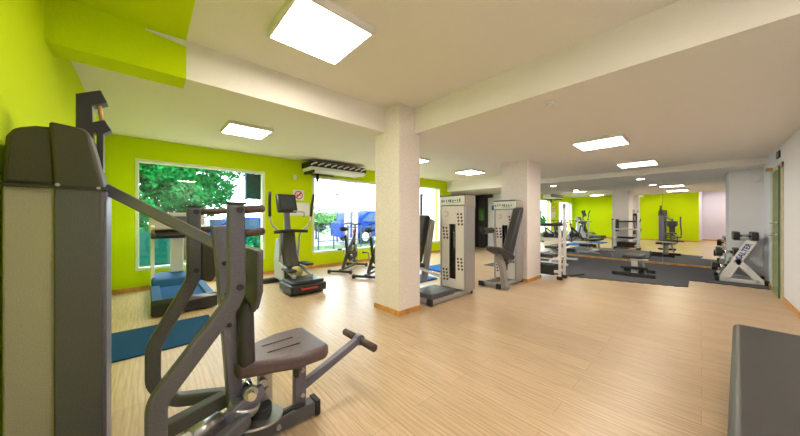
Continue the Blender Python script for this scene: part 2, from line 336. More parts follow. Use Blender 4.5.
t = thing('motion_sensor', 'small pale sensor on lime wall right of the air unit', 'sensor', (4.55, YW, 2.45))
MB().box(4.51, 4.59, YW-.04, YW-.001, 2.40, 2.50).build('housing', M['win_frame'], t, .01); MB().ball((4.55, YW-.04, 2.43), .015).build('lens', M['alu'], t)
# signs between the windows
t = thing('prohibition_sign', 'white square prohibition sign with red ring on the lime wall', 'sign', (2.72, YW, 1.8))
MB().box(2.58, 2.84, YW-.008, YW-.001, 1.68, 1.92).build('plate', M['frame_white'], t)
MB().disc((2.71, YW-.010, 1.80), (0, 1, 0), .10, .004, .078).box(2.695, 2.725, YW-.012, YW-.008, 1.71, 1.89, rot=(45, 'Y')).build('ring', M['red_ink'], t)
MB().box(2.66, 2.74, YW-.009, YW-.008, 1.79, 1.812).box(2.745, 2.76, YW-.009, YW-.008, 1.79, 1.812).build('pictogram', M['black'], t)
t = thing('notice_board', 'blank white notice board on lime wall beneath the prohibition sign', 'notice board', (2.72, YW, 1.5))
MB().box(2.50, 2.98, YW-.02, YW-.001, 1.30, 1.62).build('board', M['frame_white'], t, .006); MB().box(2.53, 2.95, YW-.023, YW-.02, 1.33, 1.59).build('sheet', M['header'], t)
t = thing('blue_sign', 'small blue and white sign on end wall right of the dark door', 'sign', (10.2, 5.6, 1.7))
MB().box(mx(5.6)-.01, mx(5.6)+.022, 5.52, 5.80, 1.52, 1.84).build('plate', M['frame_white'], t); MB().box(mx(5.6)-.014, mx(5.6)-.01, 5.54, 5.78, 1.56, 1.74).build('print', M['blue_ink'], t)
# ------------------------------------------------------------------ mats
t = MB().prism([(-.40, 3.43), (.56, 3.43), (.60, 4.28), (-.40, 4.28)], 0.001, .014, 'z'); at0((.1, 3.85, 0))
tag(t.build('floor_mat', M['blue_mat'], None, .004), 'flat dark blue rubber mat on the floor in front of the treadmill', 'mat')
def jig(a, b, amp=.035, pitch=.16):
    a = Vector(a); b = Vector(b); d = b-a; n_ = max(1, int(d.length/pitch)); q = Vector((-d.y, d.x)).normalized()*amp; o = []
    for i in range(n_):
        p0 = a+d*(i/n_); p1 = a+d*((i+.5)/n_)
        o += [tuple(p0), tuple(p1), tuple(p1+q), tuple(a+d*((i+1)/n_)+q)]
    return o+[tuple(b)]
pts = jig((8.0, YR+.03), (8.0, .14)) + jig((8.0, .16), (7.2, .16), .0) + jig((7.18, .2), (6.66, 1.9)) + [(6.6, 3.9), (mx(3.9)-.035, 3.9), (mx(-.36)-.035, -.36), (XP-.02, -.38), (XP-.02, YR+.03)]
at0((8.3, 1.5, 0)); tag(MB().prism(pts, .001, .014, 'z').build('interlocking_mat', M['carpet']), 'dark grey interlocking foam mat covering floor before the mirror', 'mat')
for k, (x0, x1, y0, y1) in enumerate(((5.0, 6.3, 4.0, 4.7), (3.5, 4.4, 3.65, 4.3))):
    at0(((x0+x1)/2, (y0+y1)/2, 0)); tag(MB().box(x0, x1, y0, y1, .001, .03).build('exercise_mat', M['bright_blue'], None, .01), ['bright blue exercise mat lying behind the right weight machine', 'bright blue exercise mat lying behind the left weight machine'][k], 'mat')
# ------------------------------------------------------------------ foreground chest press
YC = 1.68
cp = thing('chest_press_machine', 'large grey chest press machine with brown seat in left foreground', 'exercise machine', (.3, YC, 0))
# tower
tw = MB().prism([(-.446, .02), (-.30, .02), (-.30, 1.40), (-.446, 1.40)], 2.0, 2.30, 'y').build('tower_shroud', M['beige_grey'], cp, .008, 'pale warm grey shroud panel')
MB().prism([(-.305, .0), (-.150, .0), (-.150, 1.42), (-.305, 1.42)], 1.975, 2.26, 'y').build('weight_tower', M['silver_d'], cp, .008, 'dark grey speckled tower box')
MB().prism([(-.450, 1.395), (-.29, 1.395), (-.30, 1.665), (-.36, 1.662), (-.418, 1.64), (-.438, 1.60)], 1.99, 2.31, 'y').build('tower_cap', M['cap'], cp, .02, 'charcoal moulded cap, left half', 3)
MB().prism([(-.303, 1.385), (-.146, 1.385), (-.150, 1.42), (-.195, 1.655), (-.215, 1.672), (-.318, 1.684)], 1.965, 2.27, 'y').build('tower_cap', M['cap'], cp, .014, 'charcoal moulded cap, right half', 3)
MB().box(-.452, -.14, 1.96, 2.3, 1.385, 1.398).build('cap_seam', M['black'], cp)
MB().box(-.152, -.140, 1.985, 2.25, .0, 1.38).build('tower_edge', M['silver'], cp, .003)
for x, z in ((-.165, 1.393), (-.29, 1.40)): MB().cyl((x, 1.958, z), .007, .008, 'y').build('bolt', M['steel'], cp)
# pulley hook above the tower
hk = MB().prism([(-.262, 1.60), (-.20, 1.60), (-.205, 1.84), (-.15, 1.87), (-.175, 1.93), (-.262, 1.885)], 2.16, 2.24, 'y').prism([(-.19, 1.40), (-.165, 1.40), (-.165, 1.70), (-.135, 1.725), (-.16, 1.775), (-.21, 1.75), (-.21, 1.70), (-.19, 1.70)], 2.16, 2.24, 'y')
hk = hk.build('pulley_bracket', M['black_gloss'], cp, .003)
MB().tube([(-.185, 2.2, 1.865), (-.168, 2.2, 1.755)], .010, 10).build('wooden_rod', M['wood'], hk)
# overhead beam
MB().bar([(-.15, 2.10, 1.40), (.27, 1.70, 1.115), (.33, YC, 1.07)], .04, .055).build('overhead_beam', M['silver'], cp, .006)
# main post and seat post
MB().bar([(.28, YC, 1.21), (.30, YC, 1.0), (.365, YC, .10)], .075, .07).build('main_post', M['silver'], cp, .008)
for z in (1.02, .86, .70): MB().cyl((.283+(1.2-z)*.07, YC-.04, z), .011, .012, 'y').build('bolt', M['black'], cp)
# press arms (S-shaped)
def arm(y, tx, gx):
    path = [(tx, y, 1.31), (tx, y, .90), (.03, y, .56), (.03, y, .36), (.12, y, .24), (.38, y+(YC-y)*.55, .245)]
    a = MB().bar(path, .055, .066, fil=.045).build('press_arm', M['silver_d'], cp, .012, seg=3)
    MB().box(tx-.036, tx+.036, y-.026, y+.026, 1.309, 1.319).build('arm_cap', M['black'], a)
    for z in (1.285, 1.18):
        MB().tube([(tx+.02, y, z), (gx, y, z+.008)], .018, 14).ball((gx, y, z+.008), .018).build('hand_grip', M['grip'], a)
    for z in (1.285, .95): MB().cyl((tx+.01, y-.028, z), .014, .012, 'y').build('bolt', M['black'], a)
    return a
arm(1.38, .292, .395); fa = arm(1.98, .205, .36)
MB().prism([(.24, 1.12), (.32, 1.15), (.32, .92), (.29, .87), (.24, .89)], 1.955, 2.0, 'y').build('arm_plate', M['cap'], fa, .01)
# backrest
pf = lambda k: [(YC-.11*k, .76), (YC-.215*k, .87), (YC-.215*k, 1.09), (YC+.215*k, 1.09), (YC+.215*k, .87), (YC+.11*k, .76)]
bk_ = MB().prism(pf(.72), .424, .45, 'x').build('backrest', M['vinyl'], cp, .014, seg=3)
MB().prism(pf(1), .400, .426, 'x').build('back_shell', M['silver_d'], bk_, .008, 'speckled grey rear shell')
MB().prism([(.355, .46), (.43, .47), (.425, .62), (.42, .80), (.375, .82), (.35, .66)], YC-.11, YC+.11, 'y').build('lumbar_pad', M['vinyl'], cp, .03, seg=3)
for z in (.92, .66): MB().bar([(.315, YC, z), (.40 if z > .8 else .37, YC, z)], .05, .05).build('back_mount', M['silver'], cp)
# seat
so = [(.33, YC-.10), (.48, YC-.155), (.60, YC-.205), (.765, YC-.205), (.80, YC-.17), (.80, YC+.17), (.765, YC+.205), (.60, YC+.205), (.48, YC+.155), (.33, YC+.10)]
so = [(a+.01, c) for a, c in so]
se = MB().prism(so, .425, .502, 'z').build('seat', M['brown_vinyl'], cp, .028, seg=4)
for s_ in (-1, 1): MB().tube([(.50, YC+s_*.05, .503), (.68, YC+s_*.055, .504)], .003, 6).build('seam', M['stitch'], se)
MB().box(.42, .74, YC-.06, YC+.06, .40, .427).build('seat_carrier', M['black'], cp, .005)
MB().bar([(.70, YC, .03), (.70, YC, .41)], .05, .07).build('seat_post', M['silver'], cp, .006)
MB().bar([(.50, YC, .10), (.50, YC, .41)], .06, .07).build('seat_column', M['steel'], cp, .008)
# base
MB().bar([(-.30, YC, .055), (.785, YC, .055)], .08, .08).build('base_rail', M['silver_d'], cp, .006)
MB().box(.785, .82, YC-.047, YC+.047, .006, .10).build('rail_cap', M['black'], cp, .006)
MB().bar([(-.32, YC, .055), (-.32, 2.3, .055)], .07, .07, side=(0, 0, 1)).build('base_link', M['silver_d'], cp, .006)
MB().bar([(.2, 1.30, .045), (.2, 2.06, .045)], .07, .07, side=(0, 0, 1)).build('cross_foot', M['silver_d'], cp, .006)
for y in (1.29, 2.07): MB().box(.16, .24, y-.015, y+.015, .0, .085).build('rubber_foot', M['black'], cp, .004)
MB().bar([(.03, YC+.10, .20), (.45, YC+.06, .30)], .06, .075).build('link_bar', M['silver_d'], cp, .006)
MB().tube([(.14, 1.50, .30), (.26, 1.56, .29)], .034, 16).build('damper', M['steel'], cp)
MB().tube([(.09, 1.475, .305), (.142, 1.50, .30)], .025, 14).build('damper_cap', M['frame_white'], cp)
MB().disc((.44, YC-.05, .175), (.1, .1, 1), .135, .012).build('pulley_plate', M['steel'], cp, .003)
MB().disc((.46, YC-.05, .205), (0, 0, 1), .06, .05).build('pulley', M['black'], cp, .006)
MB().disc((.38, YC-.07, .275), (.25, -.2, 1), .075, .045).build('pulley', M['steel'], cp, .01)
MB().tube([(.40, YC-.14, .34), (.40, YC+.14, .34)], .020, 14).build('pivot_axle', M['chrome'], cp)
MB().disc((.40, YC-.10, .345), (0, 1, 0), .036, .03).disc((.47, YC-.06, .35), (0, 1, 0), .026, .03).build('pivot_bearing', M['steel'], cp, .004)
MB().bar([(.12, YC-.14, .20), (.47, YC-.08, .33)], .04, .065).build('link_bar', M['silver'], cp, .005)
MB().tube([(.53, YC-.045, .11), (.64, YC-.045, .13), (.71, YC-.045, .12)], .012, 8).build('cable', M['black'], cp)
for (x, z) in ((.70, .33), (.70, .18), (.50, .30), (.56, .055)): MB().cyl((x, YC-.048, z), .013, .018, 'y').build('bolt', M['steel'], cp)
MB().box(.655, .675, YC-.055, YC-.02, .30, .37).build('stop_block', M['black'], cp)
# leg lever
lv = MB().bar([(.70, YC, .20), (1.13, YC, .37)], .045, .05).build('leg_lever', M['silver'], cp, .006)
MB().cyl((1.14, YC, .37), .036, .05, 'y').tube([(1.14, YC-.17, .37), (1.14, YC+.17, .37)], .012, 10).build('lever_axle', M['silver'], lv)
for s_ in (-1, 1): MB().tube([(1.14, YC+s_*.045, .37), (1.14, YC+s_*.185, .37)], .026, 14).build('foam_roller', M['grip'], lv)
# ------------------------------------------------------------------ near bench (lower right)
nb = thing('padded_bench', 'big black padded bench in the bottom right corner, closest to camera', 'bench', (2.2, -.40, 0))
MB().box(1.2, 3.29, -.74, -.10, .36, .455).build('pad', M['bench_vinyl'], nb, .035, seg=5)
MB().box(1.26, 3.26, -.68, -.13, .335, .36).build('pad_board', M['black'], nb)
MB().bar([(1.3, -.62, .31), (3.0, -.62, .31)], .04, .05).bar([(1.3, -.22, .31), (3.0, -.22, .31)], .04, .05).bar([(1.4, -.62, .31), (1.4, -.22, .31)], .04, .05, side=(0, 0, 1)).bar([(2.9, -.62, .31), (2.9, -.22, .31)], .04, .05, side=(0, 0, 1)).build('bench_frame', M['silver_d'], nb, .004)
for x in (1.4, 2.9):
    for y in (-.62, -.22): MB().box(x-.025, x+.025, y-.025, y+.025, 0, .29).build('leg', M['silver_d'], nb, .004)
nb.rotation_euler = (0, 0, R(-3.3))
# ------------------------------------------------------------------ selectorized weight machines (user faces -X); local origin at the base's front near corner
def weight_machine(loc, label, H, TX, TY0, TY1, LX, TD=.27, scale=1, kind=0):
    x, y = loc; t = thing('weight_machine', label, 'exercise machine', (x, y, 0), 'weight stack machines by the columns')
    X = lambda a: x+a; Y = lambda a: y+a
    MB().bar([(X(.02), Y(.05), .045), (X(LX), Y(.05), .045)], .07, .06).bar([(X(.02), Y(TY1), .045), (X(LX), Y(TY1), .045)], .07, .06).bar([(X(TX+.1), Y(.08), .045), (X(TX+.1), Y(TY1), .045)], .07, .06, side=(0, 0, 1)).bar([(X(.05), Y(.08), .045), (X(.05), Y(TY1), .045)], .07, .06, side=(0, 0, 1)).build('base_frame', M['silver_l'], t, .006)
    for (a, c) in ((-.005, .05), (LX, .05), (-.005, TY1), (LX, TY1)): MB().box(X(a)-.022, X(a)+.022, Y(c)-.045, Y(c)+.045, 0, .09).build('rubber_foot', M['black'], t, .005)
    # tower: pierced white front shroud, stack visible in a slot
    x0 = X(TX); ya, yb = Y(TY0), Y(TY1); ym = (ya+yb)/2; wy = yb-ya
    z1 = H-.17
    sh = MB().box(x0, x0+.018, ya, ya+wy*.36, .09, z1).box(x0, x0+.018, yb-wy*.34, yb, .09, z1).box(x0, x0+.018, ya+wy*.36, yb-wy*.34, z1-.30, z1).box(x0, x0+.018, ya+wy*.36, yb-wy*.34, .09, .24)
    sh = sh.build('shroud', M['panel_white'], t, .003)
    hb = MB()
    for (yy, zz) in ((ya+wy*.16, z1-.22), (ya+wy*.16, .50), (yb-wy*.17, z1-.45), (yb-wy*.17, .30)):
        for i in range(2):
            for j in range(4): MB().disc((x0-.001, yy+(i-.5)*.065+(j-1.5)*.006, zz+(j-1.5)*.055), (1, 0, 0), .019, .003, n=10).build('vent_hole', M['cap'], sh)
    MB().box(x0-.003, x0, yb-wy*.30, yb-wy*.12, z1-.17, z1-.165).box(x0-.003, x0, yb-wy*.30, yb-wy*.12, z1-.10, z1-.095).box(x0-.003, x0, yb-wy*.30, yb-wy*.285, z1-.17, z1-.10).build('emblem', M['silver_d'], sh)
    for yy in (ya-.02, yb+.02): MB().box(x0-.005, x0+TD, yy-.02, yy+.02, .06, H-.10).build('side_upright', M['silver_l'], t, .012)
    st = MB(); n_ = 14
    for k in range(n_): st.box(x0+.06, x0+.19, ym-.08, ym+.08, .14+k*.042, .14+k*.042+.037)
    st.build('weight_stack', M['black'], t, .003)
    MB().cyl((x0+.12, ym-.055, (z1+.1)/2), .011, z1-.1).cyl((x0+.12, ym+.055, (z1+.1)/2), .011, z1-.1).build('guide_rod', M['chrome'], t)
    MB().box(x0+TD-.02, x0+TD, ya, yb, .09, z1).build('rear_shroud', M['silver_d'], t)
    hd = MB().box(x0-.03, x0+TD, ya-.03, yb+.03, H-.16, H).build('header', M['header'], t, .02, seg=3)
    q = MB()
    rnd = random.Random(int(x*10))
    for k in range(9): q.box(x0-.033, x0-.030, ya+.04+k*.045, ya+.04+k*.045+rnd.uniform(.015, .035), H-.105+rnd.uniform(-.01, .01), H-.075+rnd.uniform(0, .02))
    q.box(x0-.033, x0-.030, ya+.06, yb-.12, H-.125, H-.12)
    q.build('header_print', M['ink'], hd)
    MB().box(x0-.034, x0+TD, ya-.03, yb+.03, H-.012, H+.014).build('header_rim', M['silver_d'], hd, .008)
    MB().box(x0-.01, x0+TD+.004, ya-.045, ya-.03, H-.20, H+.0).build('header_cheek', M['beige_grey'], hd, .02)
    return t, X, Y
# left machine
t, X, Y = weight_machine((2.98, 2.56), 'grey weight machine nearer the front column, with tall leaning backrest partly hidden', 1.62, .78, .02, .46, 1.0)
MB().prism([(X(.30), .52), (X(.43), .50), (X(.66), 1.22), (X(.62), 1.30), (X(.54), 1.30), (X(.50), 1.22)], Y(.60), Y(.88), 'y').build('backrest', M['vinyl'], t, .02)
MB().prism([(X(.36), .20), (X(.50), .20), (X(.70), 1.20), (X(.60), 1.24)], Y(.54), Y(.59), 'y').build('back_bracket', M['silver_l'], t, .01)
MB().box(X(.06), X(.40), Y(.50), Y(.84), .44, .51).build('seat', M['vinyl'], t, .02)
MB().bar([(X(.25), Y(.66), .05), (X(.25), Y(.66), .44)], .07, .07).build('seat_post', M['silver_l'], t, .005)
MB().bar([(X(.10), Y(.60), .52), (X(.55), Y(.30), .30)], .04, .045).build('movement_arm', M['chrome'], t, .004)
MB().box(X(.02), X(.56), Y(.04), Y(.44), .075, .15).build('foot_plate', M['silver_d'], t, .01)
MB().bar([(X(.05), Y(.66), .045), (X(.75), Y(.66), .045)], .06, .06).bar([(X(.05), Y(.40), .045), (X(.05), Y(.85), .045)], .06, .06, side=(0, 0, 1)).build('seat_base', M['silver_l'], t, .005)
# right machine
t, X, Y = weight_machine((4.58, 2.36), 'grey weight machine against the second column, with seat and backrest in full view', 1.58, .54, .02, .40, .84)
MB().prism([(X(.0), .66), (X(.12), .58), (X(.54), 1.36), (X(.56), 1.42), (X(.50), 1.45), (X(.42), 1.42), (X(.38), 1.36)], Y(-.15), Y(.0), 'y').build('backrest', M['vinyl'], t, .02)
MB().prism([(X(.12), .46), (X(.18), .46), (X(.60), 1.32), (X(.55), 1.36)], Y(-.11), Y(-.05), 'y').build('back_bracket', M['silver_l'], t, .01)
MB().prism([(X(-.42), .76), (X(-.36), .70), (X(.14), .52), (X(.20), .58), (X(-.0), .68), (X(-.36), .78)], Y(-.16), Y(.08), 'y').build('seat', M['vinyl'], t, .02)
MB().bar([(X(-.24), Y(-.05), .64), (X(-.06), Y(-.05), .42), (X(.02), Y(-.05), .05)], .08, .12, fil=.08).build('seat_post', M['silver_l'], t, .01)
MB().bar([(X(.02), Y(-.12), .045), (X(.02), Y(.10), .045)], .07, .06, side=(0, 0, 1)).build('seat_foot', M['silver_l'], t, .006)
MB().tube([(X(-.12), Y(.30), 1.02), (X(.22), Y(.30), 1.02)], .055, 16).build('arm_roller', M['vinyl'], t, .01)
MB().bar([(X(.2), Y(.30), 1.02), (X(.40), Y(.36), 1.02), (X(.50), Y(.38), .60)], .04, .05).build('movement_arm', M['silver_l'], t, .005)
MB().disc((X(.28), Y(.06), .48), (0, 1, 0), .09, .05).build('cam', M['black'], t, .006)
# ------------------------------------------------------------------ treadmill
t = thing('treadmill', 'running treadmill coloured with blue sky reflection, facing the first window behind the press machine', 'treadmill', (.40, 5.4, 0))
MB().box(.06, .74, 4.66, 6.15, .05, .15).build('deck_frame', M['sky_tint_frame'], t, .02)
MB().box(.15, .65, 4.68, 5.75, .15, .162).build('running_belt', M['belt'], t, .003)
for x in (.09, .67): MB().box(x-.035, x+.075 if x < .3 else x+.065, 4.70, 5.8, .15, .19).build('side_rail', M['sky_tint_frame'], t, .01)
MB().prism([(4.60, .02), (4.72, .02), (4.72, .20), (4.66, .21), (4.60, .16)], .05, .75, 'x').build('rear_cover', M['black_gloss'], t, .015)
MB().prism([(5.74, .15), (5.82, .27), (6.10, .34), (6.30, .28), (6.34, .05), (5.74, .05)], .07, .73, 'x').build('motor_hood', M['sky_tint_frame'], t, .03)
for x in (.085, .725): MB().bar([(x, 5.95, .12), (x, 5.98, .95), (x, 5.80, 1.12)], .05, .06, side=(1, 0, 0), fil=.1).build('upright', M['frame_white'], t, .01)
MB().bar([(.40, 6.12, .2), (.40, 6.05, 1.0)], .18, .06, side=(1, 0, 0)).build('mast', M['frame_white'], t, .02)
for x in (.085, .725): MB().tube([(x, 5.95, 1.05), (x, 5.35, 1.0)], .022, 12).build('handrail', M['grip'], t)
MB().prism([(5.72, .98), (5.98, 1.06), (6.02, 1.02), (5.74, .92)], .06, .75, 'x').build('tray', M['black_gloss'], t, .015)
cs = MB().prism([(5.86, 1.06), (5.96, 1.34), (6.06, 1.34), (6.04, 1.02)], .04, .77, 'x').build('console', M['beige_grey'], t, .02)
MB().box(.28, .52, 5.885, 5.90, 1.12, 1.28, rot=(-18, 'X')).build('display', M['screen'], cs)
# ------------------------------------------------------------------ elliptical trainer
x, y = 1.97, 4.95
t = thing('elliptical_trainer', 'black and grey elliptical trainer standing between the first two windows', 'elliptical trainer', (x, y, 0))
MB().box(x-.30, x+.30, 4.30, 4.86, .04, .18).build('rear_housing', M['black_gloss'], t, .03)
MB().box(x-.27, x+.27, 4.34, 4.80, .18, .23).build('housing_top', M['screen'], t, .015)
MB().box(x-.14, x+.14, 4.298, 4.302, .10, .125).build('housing_badge', M['red_ink'], t)
MB().bar([(x, 4.8, .06), (x, 5.65, .06)], .12, .08, side=(1, 0, 0)).build('base_rail', M['silver_d'], t, .01)
MB().box(x-.33, x+.33, 5.58, 5.70, .0, .09).build('front_foot', M['black'], t, .02)
MB().box(x-.28, x+.28, 4.40, 4.48, .0, .04).build('rear_foot', M['black'], t)
MB().prism([(4.95, .15), (5.40, .15), (5.36, .62), (5.26, 1.0), (5.14, 1.0), (5.06, .6), (4.92, .40)], x-.13, x+.10, 'x').build('drive_cover', M['cap'], t, .03)
for s_ in (-1, 1):
    MB().prism([(5.0, .12), (5.5, .12), (5.52, .5), (5.42, .85), (5.30, .88), (5.15, .55), (5.02, .3)], x+s_*.15-.015, x+s_*.15+.015, 'x').build('side_shield', M['clear_grey'], t, .01)
    MB().box(x+s_*.15-.07, x+s_*.15+.07, 4.62, 4.98, .33 if s_ < 0 else .42, .37 if s_ < 0 else .46).build('pedal', M['black'], t, .015)
    MB().bar([(x+s_*.15, 4.55, .26), (x+s_*.15, 5.25, .42)], .05, .05).build('pedal_arm', M['clear_grey'], t, .008)
    MB().tube([(x+s_*.17, 5.20, .45), (x+s_*.17, 5.12, .98), (x+s_*.34, 5.08, 1.12), (x+s_*.38, 5.08, 1.30)], .018, 10, fil=.1).build('moving_arm', M['clear_grey'], t)
    MB().tube([(x+s_*.375, 5.08, 1.28), (x+s_*.385, 5.06, 1.50), (x+s_*.40, 5.00, 1.70)], .025, 10, fil=.06).build('hand_grip', M['black'], t)
MB().ball((x, 4.86, .29), .12, (1, .6, .9)).build('flywheel_cover', M['yellow'], t)
MB().tube([(x-.30, 5.06, 1.00), (x, 5.12, 1.02), (x+.30, 5.06, 1.00)], .03, 12, fil=.1).build('handlebar', M['black'], t)
MB().bar([(x-.02, 5.2, .98), (x-.03, 5.24, 1.38)], .10, .07, side=(1, 0, 0)).build('mast', M['silver'], t, .015)
cs = MB().prism([(5.14, 1.34), (5.20, 1.36), (5.30, 1.66), (5.22, 1.70), (5.10, 1.40)], x-.22, x+.13, 'x').build('console', M['black_gloss'], t, .02)
MB().prism([(5.09, 1.42), (5.105, 1.42), (5.19, 1.65), (5.175, 1.65)], x-.16, x+.08, 'x').build('display', M['screen'], cs)
MB().tube([(x+.05, 5.12, 1.38), (x+.22, 5.02, 1.36), (x+.20, 5.0, 1.26)], .014, 8, fil=.04).build('bottle_hook', M['clear_grey'], t)
# ------------------------------------------------------------------ spin bikes (local, facing +Y)
at0(); bike = thing('spin_bike', '', 'exercise bike', (0, 0, 0), 'spin bikes by the middle window')
for yy in (0, 1.05):
    MB().bar([(-.26, yy, .05), (.26, yy, .05)], .06, .05).build('stabiliser', M['black_gloss'], bike, .01)
    for s_ in (-1, 1): MB().box(s_*.26-.025, s_*.26+.025, yy-.04, yy+.04, 0, .08).build('rubber_foot', M['black'], bike, .008)
MB().bar([(0, .0, .07), (0, 1.05, .07)], .06, .05, side=(1, 0, 0)).bar([(0, .42, .40), (0, .30, .85)], .05, .06, side=(1, 0, 0)).bar([(0, .15, .07), (0, .42, .40), (0, .85, .75)], .06, .07, side=(1, 0, 0)).bar([(0, .80, .45), (0, .92, .95)], .05, .06, side=(1, 0, 0)).bar([(0, .85, .08), (0, .86, .72)], .05, .05, side=(1, 0, 0)).build('frame', M['black_gloss'], bike, .008)
fw = MB().disc((0, .82, .34), (1, 0, 0), .235, .045, .15, 36).build('flywheel', M['steel'], bike)
MB().disc((0, .82, .34), (1, 0, 0), .15, .02).build('flywheel_web', M['black'], fw)
MB().prism([(.30, .30), (.45, .22), (.88, .27), (.90, .40), (.48, .46), (.34, .42)], .04, .07, 'x').build('chain_guard', M['black'], bike, .01)
MB().tube([(0, .28, .84), (0, .25, .98)], .018, 10).build('seat_post', M['chrome'], bike)
MB().prism([(.10, .98), (.16, .94), (.40, .97), (.44, 1.0), (.28, 1.02), (.12, 1.05)], -.05, .05, 'x').ball((0, .17, 1.0), .09, (1, .8, .4)).build('saddle', M['black'], bike, .015)
MB().tube([(-.20, .72, 1.10), (-.20, .98, 1.12), (0, .92, 1.08), (.20, .98, 1.12), (.20, .72, 1.10)], .016, 10, fil=.05).tube([(0, .92, .93), (0, .93, 1.10)], .018, 10).build('handlebar', M['black'], bike)
MB().disc((.09, .43, .36), (1, 0, 0), .03, .05).bar([(.11, .43, .36), (.11, .50, .22)], .02, .03, side=(1, 0, 0)).bar([(-.09, .43, .36), (-.09, .36, .50)], .02, .03, side=(1, 0, 0)).build('crank', M['chrome'], bike)
for s_, yy, zz in ((1, .50, .22), (-1, .36, .50)): MB().box(s_*.12, s_*.21, yy-.04, yy+.04, zz-.015, zz+.015).build('pedal', M['black'], bike, .004)
MB().cyl((0, .86, .90), .03, .09, n=12).build('resistance_knob', M['red_ink'], bike)
bike.location = (3.22, 5.50, 0); bike.rotation_euler = (0, 0, R(-55)); bike['label'] = 'black spin bike nearest the middle window, left of the pair'
clone(bike, (3.32, 4.66, 0), R(-58), 'black spin bike closer to the front column, right of the pair')
clone(bike, (4.85, 5.2, 0), R(-40), 'black spin bike standing hidden behind the front column')
# ------------------------------------------------------------------ dip station beside the second column
x0, x1, ya, yb = 6.155, 6.42, 1.93, 2.70
t = thing('dip_station', 'white framed dip and leg raise stand with black pads beside second column', 'exercise machine', (x0, ya, 0))
for (x, y, h) in ((x0, ya, 1.08), (x1, ya, 1.50), (x0, yb, 1.08), (x1, yb, 1.08)):
    MB().box(x-.024, x+.024, y-.024, y+.024, .03, h).build('post', M['frame_white'], t, .006); MB().box(x-.04, x+.04, y-.05, y+.05, 0, .07).build('rubber_foot', M['black'], t, .008)
for z in (.16, .42, .80):
    for x in (x0, x1): MB().bar([(x, ya, z), (x, yb, z)], .04, .05, side=(1, 0, 0)).build('side_rail', M['frame_white'], t, .005)
    MB().bar([(x0, yb, z), (x1, yb, z)], .04, .05).build('cross_rail', M['frame_white'], t, .005)
for z in (.45, .75): MB().bar([(x0, ya, z), (x1, ya, z)], .03, .04).build('cross_rail', M['frame_white'], t, .005)
for x in (x0, x1): MB().box(x-.06, x+.06, ya+.02, ya+.62, 1.08, 1.14).build('arm_pad', M['vinyl'], t, .02)
MB().box(x1-.03, x1+.03, ya-.03, ya+.03, 1.46, 1.55).build('top_bracket', M['clear_grey'], t, .008)
for x in (x0,): MB().tube([(x, ya+.02, 1.12), (x, ya-.03, 1.12), (x, ya-.03, 1.22)], .016, 10, fil=.03).build('hand_grip', M['black'], t)
MB().box(x0+.02, x1-.02, yb-.13, yb-.05, .70, 1.20).build('back_pad', M['vinyl'], t, .02)
MB().box(x0-.03, x1+.03, ya+.12, ya+.66, .42, .50).build('knee_pad', M['vinyl'], t, .02)
MB().box(x0-.03, x1+.03, ya+.1, ya+.66, .08, .28).build('step_block', M['black'], t, .015)
MB().bar([(x1, ya+.05, .03), (x1+.62, ya-.2, .03)], .03, .03).build('stabiliser', M['cap'], t, .004)
# ------------------------------------------------------------------ weight bench by the mirror
t = thing('weight_bench', 'white framed flat weight bench with uprights, on the mat by the mirror', 'weight bench', (8.6, 2.75, 0.014))
MB().bar([(7.9, 2.75, .06), (9.3, 2.75, .06)], .07, .06).bar([(7.95, 2.30, .05), (7.95, 3.20, .05)], .06, .05, side=(0, 0, 1)).bar([(9.2, 2.42, .05), (9.2, 3.08, .05)], .06, .05, side=(0, 0, 1)).bar([(8.05, 2.75, .06), (8.15, 2.75, .42)], .06, .06).bar([(8.9, 2.75, .06), (8.9, 2.75, .42)], .06, .06).bar([(8.0, 2.75, .40), (9.2, 2.75, .40)], .06, .05).build('bench_frame', M['frame_white'], t, .006)
MB().box(8.02, 8.45, 2.60, 2.90, .43, .50).build('bench_pad', M['vinyl'], t, .02)
MB().box(8.50, 9.05, 2.60, 2.90, .43, .50).build('bench_pad', M['vinyl'], t, .02)
for yy in (2.36, 3.14):
    MB().bar([(7.95, yy, .05), (7.95, yy, 1.18)], .035, .04).bar([(7.95, yy, 1.0), (8.07, yy, 1.03), (8.07, yy, 1.10)], .03, .025).build('upright', M['frame_white'], t, .006)
    MB().cyl((7.95, yy, 1.20), .028, .05).build('rubber_cap', M['black'], t, .006)
MB().tube([(9.25, 2.50, .30), (9.25, 3.0, .30)], .05, 14).build('leg_roller', M['black'], t)
# ------------------------------------------------------------------ low exercise bench in the middle of the mat
x, y, b0 = 7.68, .96, .014
t = thing('abdominal_bench', 'low white and black exercise bench standing alone on the grey mat', 'exercise bench', (x, y, b0))
MB().bar([(x-.06, y-.29, .05), (x-.06, y+.33, .05)], .07, .05, side=(0, 0, 1)).bar([(x+.65, y-.24, .05), (x+.65, y+.24, .05)], .07, .05, side=(0, 0, 1)).bar([(x-.06, y, .05), (x+.65, y, .05)], .07, .06).build('base_frame', M['cap'], t, .008)
for (a, c) in ((-.06, -.30), (-.06, .34), (.65, -.24), (.65, .24)): MB().box(x+a-.045, x+a+.045, y+c-.035, y+c+.035, b0, .085).build('rubber_foot', M['black'], t, .01)
MB().bar([(x, y, .05), (x, y, .40)], .11, .08, side=(0, 1, 0)).build('seat_post', M['frame_white'], t, .008)
MB().bar([(x+.42, y, .05), (x+.30, y, .40)], .06, .06).build('rear_post', M['clear_grey'], t, .008)
MB().box(x-.12, x+.50, y-.13, y+.20, .39, .46).build('pad', M['vinyl'], t, .025)
MB().box(x-.16, x+.04, y-.22, y+.06, .36, .39).build('seat_plate', M['clear_grey'], t, .01)
MB().tube([(x-.08, y-.10, .40), (x-.08, y-.25, .42), (x-.08, y-.26, .58)], .012, 8, fil=.03).build('handle', M['black'], t)
